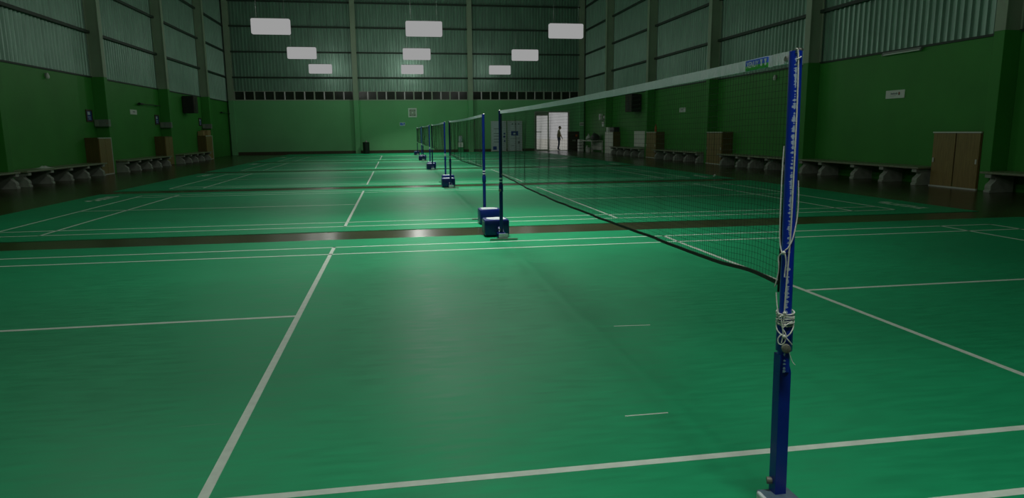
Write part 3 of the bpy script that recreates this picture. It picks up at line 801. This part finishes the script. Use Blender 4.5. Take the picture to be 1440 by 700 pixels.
# tube lamp (off) under the sheet on the right wall, small wall lamps
t = thing('tube_lamp', 'unlit tube lamp along the top of the right green wall', 'lamp', (XW-.04, 13.6, ZG-.08))
b = MB(); b.box(-.03, .04, -.66, .66, .02, .06); b.build('batten', K['greybox'], t)
b = MB(); b.cyl((-.03, -.62, 0), (-.03, .62, 0), .016, n=12); b.build('tube', K['white'], t, smooth=True)
for s in (-1, 1): b = MB(); b.box(-.05, -.005, s*.64-.02, s*.64+.02, -.02, .03); b.build('end_cap', K['greybox'], t)
def wlamp(label, x, y, z):
    s = -1 if x > 0 else 1
    t = thing('wall_lamp', label, 'lamp', (x, y, z), 0)
    b = MB(); b.box(*sorted((0, s*.03)), -.05, .05, -.05, .05); b.build('plate', K['greybox'], t)
    b = MB(); b.lathe([(.01, -.12), (.045, -.09), (.05, -.03), (.03, .03), (.02, .06)], (s*.06, 0, 0), n=14); b.build('bulb', K['white'], t, smooth=True)
wlamp('small white bulb on the right wall, just under the near net label', XW, 19.35, 2.98)
wlamp('small pale bulb high on the nearest left wall panel', -XW, 20.35, 3.02)
# pale board leaning above the far right bench
t = thing('wall_board', 'pale glossy board fixed to the right wall above the farthest bench', 'board', (XW, 31.65, .85))
b = MB(); b.box(-.03, 0, -1.15, 1.15, -.36, .36); b.build('panel', K['whitelam'], t)
b = MB(); b.box(-.035, -.001, -1.19, -1.15, -.40, .40); b.box(-.035, -.001, 1.15, 1.19, -.40, .40); b.box(-.035, -.001, -1.15, 1.15, .36, .40); b.box(-.035, -.001, -1.15, 1.15, -.40, -.36); b.build('frame', K['alu'], t)

# back wall: exhaust fan, blue notice, bin, two white boards
t = thing('exhaust_fan', 'square white exhaust fan high on the back wall', 'fan', (-.09, YB, 2.50))
b = MB(); b.box(-.27, .27, -.05, 0, -.29, -.20); b.box(-.27, .27, -.05, 0, .20, .29); b.box(-.27, -.19, -.05, 0, -.20, .20); b.box(.19, .27, -.05, 0, -.20, .20); b.build('frame', K['white'], t, bevel=.006)
b = MB(); b.box(-.19, .19, -.012, 0, -.2, .2); b.build('back_plate', K['greybox'], t)
b = MB(); b.lathe([(.17, 0), (.19, 0), (.19, .04), (.17, .04)], n=24); o = b.build('ring', K['mullion'], t); o.rotation_euler = (PI/2, 0, 0)
for i in range(5):
    b = MB(); b.add([(.03, -.02, -.02), (.16, -.015, -.055), (.165, -.03, .045), (.03, -.03, .02), (.03, -.024, -.02), (.16, -.019, -.055), (.165, -.034, .045), (.03, -.034, .02)], [(0,1,2,3), (4,5,6,7), (0,1,5,4), (1,2,6,5), (2,3,7,6), (3,0,4,7)])
    o = b.build('blade', K['white'], t); o.rotation_euler = (0, i*2*PI/5, 0)
b = MB(); b.cyl((0, -.015, 0), (0, -.055, 0), .05, n=16); b.build('hub', K['white'], t, smooth=True)
t = thing('paper_notice', 'small blue and white notice on the back wall below the exhaust fan', 'notice', (-.75, YB, 1.80))
b = MB(); b.box(-.17, .17, -.008, 0, -.11, .11); b.build('sheet', K['board'], t)
b = MB(); b.box(-.13, -.02, -.01, -.008, -.07, .08); b.box(.0, .06, -.01, -.008, -.08, .05); b.box(.09, .15, -.01, -.008, -.03, .08); b.build('blue_print', K['labelblue'], t)
t = thing('rubbish_bin', 'black cylindrical bin with white bag against the back wall', 'bin', (-3.03, 42.05, 0))
b = MB(); b.lathe([(.001, 0), (.185, 0), (.195, .03), (.205, .68), (.21, .70), (.18, .71)], n=24); b.build('body', K['black'], t, smooth=True)
b = MB(); b.lathe([(.208, .63), (.213, .63), (.213, .66), (.208, .66)], n=24); b.build('rim_band', K['black'], t)
b = MB(); b.lathe([(.08, .70), (.07, .76), (.03, .80), (.001, .81)], (.01, -.05, 0), n=12); b.build('bag_tip', K['greybox'], t, smooth=True)
def dboard(label, x0, x1, which):
    t = thing('display_board', label, 'board', ((x0+x1)/2, YB-.10, FZ), 0, 'pale display boards at the back wall')
    w_ = (x1-x0)/2
    b = MB(); b.box(-w_+.02, w_-.02, -.02, .02, .06, 1.94); p = b.build('panel', K['board'], t)
    b = MB(); b.box(-w_, -w_+.025, -.03, .03, 0, 1.96); b.box(w_-.025, w_, -.03, .03, 0, 1.96); b.box(-w_+.025, w_-.025, -.03, .03, 1.935, 1.96); b.box(-w_+.025, w_-.025, -.03, .03, .03, .06); b.build('frame', K['alu'], t)
    b = MB(); b.box(-w_, -w_+.05, -.15, .09, 0, .03); b.box(w_-.05, w_, -.15, .09, 0, .03); b.build('foot', K['alu'], t)
    b = MB(); c = MB(); rnd = random.Random(5+which)
    if which == 0:
        for zz in (1.45, 1.15, .98, .78, .60): 
            b.box(-w_+.18, -w_+.18+rnd.uniform(.2, .4), -.0225, -.02, zz, zz+.035)
        c.box(-w_+.12, -w_+.36, -.0225, -.02, .12, .34); c.box(w_-.18, w_-.06, -.0225, -.02, 1.1, 1.2); c.box(w_-.2, w_-.06, -.0225, -.02, .9, 1.02); c.box(w_-.16, w_-.06, -.0225, -.02, .62, .72)
    else:
        c.box(-.24, .22, -.0225, -.02, 1.02, 1.30)
        for i in range(3): b.box(-.2+i*.2, -.1+i*.2, -.0225, -.02, 1.72, 1.80)
        b.box(.2, .32, -.0225, -.02, .5, .66); b.box(-.3, .3, -.0225, -.02, .82, .84); b.box(-.25, -.05, -.0225, -.02, .35, .38)
        d = MB(); d.box(-.1, .06, -.0235, -.0225, 1.09, 1.2); d.build('white_mark', K['board'], p)
    b.build('grey_print', K['ink'], p); c.build('blue_print', K['blueprint'], p)
dboard('pale display board with rows of print, left of the pair at the back wall', 4.90, 5.90, 0)
dboard('pale display board with a dark blue block, right of the pair at the back wall', 5.97, 6.95, 1)
# whitish bottle-like floor tank seen behind the second net
t = thing('water_dispenser', 'white water dispenser with green base at the back wall behind the second net', 'dispenser', (2.9, YB-.25, FZ))
b = MB(); b.box(-.16, .16, -.16, .16, 0, .32); b.build('base', K['leafgreen'], t, bevel=.01)
b = MB(); b.box(-.15, .15, -.15, .15, .32, .62); b.build('body', K['white'], t, bevel=.015)
b = MB(); b.lathe([(.06, .62), (.13, .70), (.13, .95), (.10, 1.02), (.04, 1.05)], n=16); b.build('bottle', K['board'], t, smooth=True)
b = MB(); b.cyl((0, -.15, .5), (0, -.19, .49), .015, n=8); b.build('tap', K['black'], t)

# far right corner: dark cupboard, signs, laden table
t = thing('cupboard', 'dark cupboard in the back right corner, right of the bright doorway', 'cupboard', (10.40, YB-.16, FZ))
b = MB(); b.box(-.40, .33, -.14, .14, 0, 1.24); b.build('body', K['speaker'], t, bevel=.006)
for s in (0, 1):
    b = MB(); b.box(-.38+s*.36, -.04+s*.355, -.155, -.14, .04, 1.20); d = b.build('door', K['speaker'], t)
    b = MB(); b.box(-.10+s*.12, -.07+s*.12, -.17, -.155, .6, .72); b.build('handle', K['alu'], d)
b = MB(); b.box(.08, .2, -.157, -.155, .92, 1.06); b.build('sticker', K['orange'], t)
t = thing('socket_panel', 'pale switch panel on the corner column above the dark cupboard', 'switch', (10.9, YB-.30, 1.72))
b = MB(); b.box(-.13, .13, -.03, 0, -.11, .11); b.build('plate', K['white'], t, bevel=.004)
for i in range(3): b = MB(); b.box(-.10+i*.075, -.045+i*.075, -.036, -.03, -.05, .05); b.build('switch', K['greybox'], t)
for lab, y, z0, z1, m_ in (('upper white meter case on the far right wall', 38.75, 1.92, 2.28, 'white'), ('lower white meter case on the far right wall', 38.1, 1.52, 1.80, 'white'), ('black meter case between the two white ones on the far right wall', 37.85, 1.82, 2.22, 'black')):
    t = thing('meter_case', lab, 'meter', (XW, y, z0))
    b = MB(); b.box(-.14, 0, -.17, .17, 0, z1-z0); b.build('case', K[m_], t, bevel=.01)
    b = MB(); b.box(-.145, -.14, -.10, .10, (z1-z0)*.5, (z1-z0)*.8); b.build('window', K['pane'], t)
t = thing('table', 'pale low table against the right wall, laden with bags, near the doorway', 'table', (10.75, 39.4, FZ))
b = MB(); b.box(-.36, .38, -1.1, 1.1, .66, .70); b.build('tabletop', K['whitelam'], t, bevel=.005)
for sx in (-.32, .34):
    for sy in (-1.04, 1.04): b = MB(); b.box(sx-.025, sx+.025, sy-.025, sy+.025, 0, .66); b.build('leg', K['alu'], t)
b = MB(); b.box(.28, .32, -1.0, 1.0, .12, .6); b.build('back_panel', K['whitelam'], t)
def bag():
    t = thing('sports_bag', 'black sports bag heaped on the pale table in the far right corner', 'bag', (10.82, 39.0, .70+FZ))
    bm = bmesh.new(); bmesh.ops.create_icosphere(bm, subdivisions=3, radius=1)
    for v in bm.verts:
        x, y, z = v.co; n = .12*math.sin(5*x+3*y)*math.cos(4*z+2*x)
        v.co = (x*.22*(1+n), y*.55*(1+n), max(-.0, (z*.5+.45))*.42*(1+n)*(1.0 if y < .2 else 1-.6*(y-.2)))
    me = bpy.data.meshes.new('body'); bm.to_mesh(me); bm.free(); me.materials.append(K['black'])
    for p in me.polygons: p.use_smooth = True
    o = bpy.data.objects.new('body', me); COL.objects.link(o); o.parent = t
    b = MB(); b.tube(spline([(-.05, -.3, .3), (-.08, -.15, .46), (-.08, .1, .46), (-.05, .25, .3)]), .018); b.build('handle', K['black'], t, smooth=True)
    b = MB(); b.tube(spline([(-.2, .35, .15), (-.34, .6, .05), (-.40, .85, -.08), (-.36, .95, -.2)]), .02); b.build('strap', K['black'], t, smooth=True)
bag()
def lathe_thing(name, label, cat, loc, prof, m_, extra=None):
    t = thing(name, label, cat, loc); b = MB(); b.lathe(prof, n=18); b.build('body', m_, t, smooth=True)
    if extra: extra(t)
lathe_thing('plastic_bag', 'round white bundle on the table beside the black bag', 'bundle', (10.66, 39.9, .70+FZ), [(.001, 0), (.13, .01), (.17, .10), (.15, .22), (.06, .30), (.03, .36), (.06, .40), (.001, .40)], K['white'])
lathe_thing('bucket', 'white bucket on the floor in front of the pale table', 'bucket', (10.30, 38.6, FZ), [(.001, 0), (.10, 0), (.13, .28), (.14, .29), (.12, .29), (.10, .03), (.001, .03)], K['white'],
            lambda t: MB().tube(spline([(-.135, 0, .27), (-.10, 0, .36), (0, 0, .41), (.10, 0, .36), (.135, 0, .27)]), .005).build('bail', K['alu'], t))
box_thing('crate', 'tall white crate beside the pale table, nearest the doorway', 'crate', 10.28, 10.56, 40.7, 41.1, FZ, .74, K['white'], lambda t, w_, d_, h_: [MB().box(-w_/2-.004, w_/2+.004, -d_/2-.004, d_/2+.004, h_*q, h_*q+.05).build('slat', K['greybox'], t) for q in (.2, .45, .7)])
lathe_thing('water_bottle', 'white bottle on the floor under the pale table', 'bottle', (10.48, 39.6, FZ), [(.001, 0), (.07, 0), (.075, .05), (.075, .28), (.03, .36), (.03, .40), (.001, .40)], K['white'])
# shuttlecock lying on the second court
t = thing('shuttlecock', 'white shuttlecock lying on the green mat by the right edge', 'shuttlecock', (7.28, 15.62, .033)); t.rotation_euler = (0, PI/2-.38, .6)
b = MB(); b.lathe([(.001, -.012), (.010, -.010), (.0135, 0), (.0135, .014), (.011, .016)], n=14); b.build('cork', K['white'], t, smooth=True)
for i in range(16):
    a = 2*PI*i/16; c, s_ = math.cos(a), math.sin(a); tg = Vector((-s_, c, 0))
    b = MB(); vs = []
    for rr_, zz, ww in ((.011, .014, .001), (.022, .045, .003), (.032, .078, .0065), (.033, .082, .003)):
        p = Vector((rr_*c, rr_*s_, zz)); vs += [p-tg*ww, p+tg*ww]
    b.add(vs, [(0,1,3,2), (2,3,5,4), (4,5,7,6)]); b.build('feather', K['white'], t, fix=False)

# ------------------------------------------------------------------ the person in the doorway
def person():
    t = thing('person', 'person in olive shirt and dark trousers standing in the bright doorway, seen side-on', 'person', (9.74, 44.0, -.02), 0)
    # facing +X (to the picture's right), one hand raised to the head; 1.62 m tall
    J = {'pel': (0, 0, .86), 'sp': (-.015, 0, 1.02), 'ch': (-.02, 0, 1.20), 'nk': (.02, 0, 1.36), 'nk2': (.04, 0, 1.42),
         'lh': (0, .085, .84), 'lk': (.05, .09, .47), 'la': (.0, .09, .085), 'lt': (.13, .095, .035),
         'rh': (0, -.085, .84), 'rk': (-.01, -.09, .46), 'ra': (-.10, -.09, .085), 'rt': (.03, -.095, .035),
         'lsh': (-.01, .165, 1.30), 'le': (.02, .215, 1.04), 'lw': (.12, .20, .83),
         'rsh': (-.01, -.165, 1.30), 're': (.06, -.215, 1.05), 'rw': (.17, -.19, .86)}
    R_ = {'pel': (.125, .15), 'sp': (.11, .135), 'ch': (.12, .165), 'nk': (.06, .065), 'nk2': (.052, .055),
          'lh': (.095, .09), 'lk': (.06, .06), 'la': (.042, .042), 'lt': (.035, .045), 'rh': (.095, .09), 'rk': (.06, .06), 'ra': (.042, .042), 'rt': (.035, .045),
          'lsh': (.06, .06), 'le': (.043, .043), 'lw': (.03, .03), 'rsh': (.06, .06), 're': (.043, .043), 'rw': (.03, .03)}
    E = [('pel', 'sp'), ('sp', 'ch'), ('ch', 'nk'), ('nk', 'nk2'), ('pel', 'lh'), ('lh', 'lk'), ('lk', 'la'), ('la', 'lt'), ('pel', 'rh'), ('rh', 'rk'), ('rk', 'ra'), ('ra', 'rt'),
         ('ch', 'lsh'), ('lsh', 'le'), ('le', 'lw'), ('ch', 'rsh'), ('rsh', 're'), ('re', 'rw')]
    # five-fingered hands
    for s, wn in ((1, 'lw'), (-1, 'rw')):
        w_ = Vector(J[wn]); J[wn+'p'] = tuple(w_+Vector((.03, 0, -.055))); R_[wn+'p'] = (.026, .018); E.append((wn, wn+'p'))
        for i, ln in enumerate((.060, .070, .066, .050)):
            a = w_+Vector((.04+.0, (i-1.5)*.019, -.09)); c = a+Vector((.006, 0, -ln*.5)); e = c+Vector((-.008, 0, -ln*.5))
            for nm, p, r in (('a', a, .0095), ('b', c, .0085), ('c', e, .007)): J[wn+nm+str(i)] = tuple(p); R_[wn+nm+str(i)] = (r, r)
            E += [(wn+'p', wn+'a'+str(i)), (wn+'a'+str(i), wn+'b'+str(i)), (wn+'b'+str(i), wn+'c'+str(i))]
        a = w_+Vector((.055, -s*.025, -.05)); c = a+Vector((.02, -s*.01, -.035)); J[wn+'t'] = tuple(a); J[wn+'u'] = tuple(c); R_[wn+'t'] = (.011, .011); R_[wn+'u'] = (.009, .009)
        E += [(wn+'p', wn+'t'), (wn+'t', wn+'u')]
    names = list(J); me = bpy.data.meshes.new('body'); me.from_pydata([J[n] for n in names], [(names.index(a), names.index(c)) for a, c in E], [])
    o = bpy.data.objects.new('body', me); COL.objects.link(o)
    sm = o.modifiers.new('skin', 'SKIN'); sm.use_smooth_shade = True
    for i, n in enumerate(names): me.skin_vertices[0].data[i].radius = R_[n]; me.skin_vertices[0].data[i].use_root = (n == 'pel')
    ss = o.modifiers.new('sub', 'SUBSURF'); ss.levels = 1; ss.render_levels = 1
    dg = bpy.context.evaluated_depsgraph_get(); m2 = bpy.data.meshes.new_from_object(o.evaluated_get(dg)); bpy.data.objects.remove(o)
    m2.materials.clear()
    for mm in ('skin', 'shirt', 'trousers', 'black'): m2.materials.append(K[mm])
    for p in m2.polygons:
        c = p.center
        if c.z < .075: p.material_index = 3
        elif abs(c.y) < .17 and c.z < .90 and not (c.x > .10 and c.z > .6): p.material_index = 2
        elif c.z > 1.385: p.material_index = 0
        elif c.z > 1.10 or abs(c.y) < .17 and c.z < 1.4 and c.x < .12: p.material_index = 1
        else: p.material_index = 0
    m2.name = 'body'; ob = bpy.data.objects.new('body', m2); COL.objects.link(ob); ob.parent = t
    # head with a face, looking +X
    def ball(name, c, r, m_, par, seg=2):
        bm = bmesh.new(); bmesh.ops.create_icosphere(bm, subdivisions=seg, radius=1)
        for v in bm.verts: v.co = (c[0]+v.co.x*r[0], c[1]+v.co.y*r[1], c[2]+v.co.z*r[2])
        mm = bpy.data.meshes.new(name); bm.to_mesh(mm); bm.free(); mm.materials.append(m_)
        for p in mm.polygons: p.use_smooth = True
        q = bpy.data.objects.new(name, mm); COL.objects.link(q); q.parent = par; return q
    hc = (.07, 0, 1.515)
    bm = bmesh.new(); bmesh.ops.create_icosphere(bm, subdivisions=3, radius=1)
    for v in bm.verts:
        x, y, z = v.co; nose = .028*math.exp(-((y/.22)**2+((z+.15)/.28)**2)) if x > .5 else 0
        jaw = 1-.22*max(0, -z); v.co = (hc[0]+x*.092*jaw+nose+(.012*max(0, -z) if x > 0 else 0), hc[1]+y*.074*jaw, hc[2]+z*.112)
    mm = bpy.data.meshes.new('head'); bm.to_mesh(mm); bm.free(); mm.materials.append(K['skin'])
    for p in mm.polygons: p.use_smooth = True
    hd = bpy.data.objects.new('head', mm); COL.objects.link(hd); hd.parent = t
    for s in (-1, 1):
        ball('eye', (hc[0]+.078, s*.03, hc[2]+.008), (.010, .013, .008), K['hair'], hd, 1); ball('ear', (hc[0]-.005, s*.074, hc[2]-.005), (.018, .01, .03), K['skin'], hd, 1)
    ball('mouth', (hc[0]+.082, 0, hc[2]-.055), (.008, .022, .006), K['red'], hd, 1)
    bm = bmesh.new(); bmesh.ops.create_icosphere(bm, subdivisions=3, radius=1)
    for v in list(bm.verts):
        if v.co.z < -.25 or (v.co.x > .55 and v.co.z < .35): bm.verts.remove(v)
    for v in bm.verts: v.co = (hc[0]-.006+v.co.x*.099, v.co.y*.082, hc[2]+.008+v.co.z*.115)
    mm = bpy.data.meshes.new('hair'); bm.to_mesh(mm); bm.free(); mm.materials.append(K['hair'])
    hr = bpy.data.objects.new('hair', mm); COL.objects.link(hr); hr.parent = hd
person()
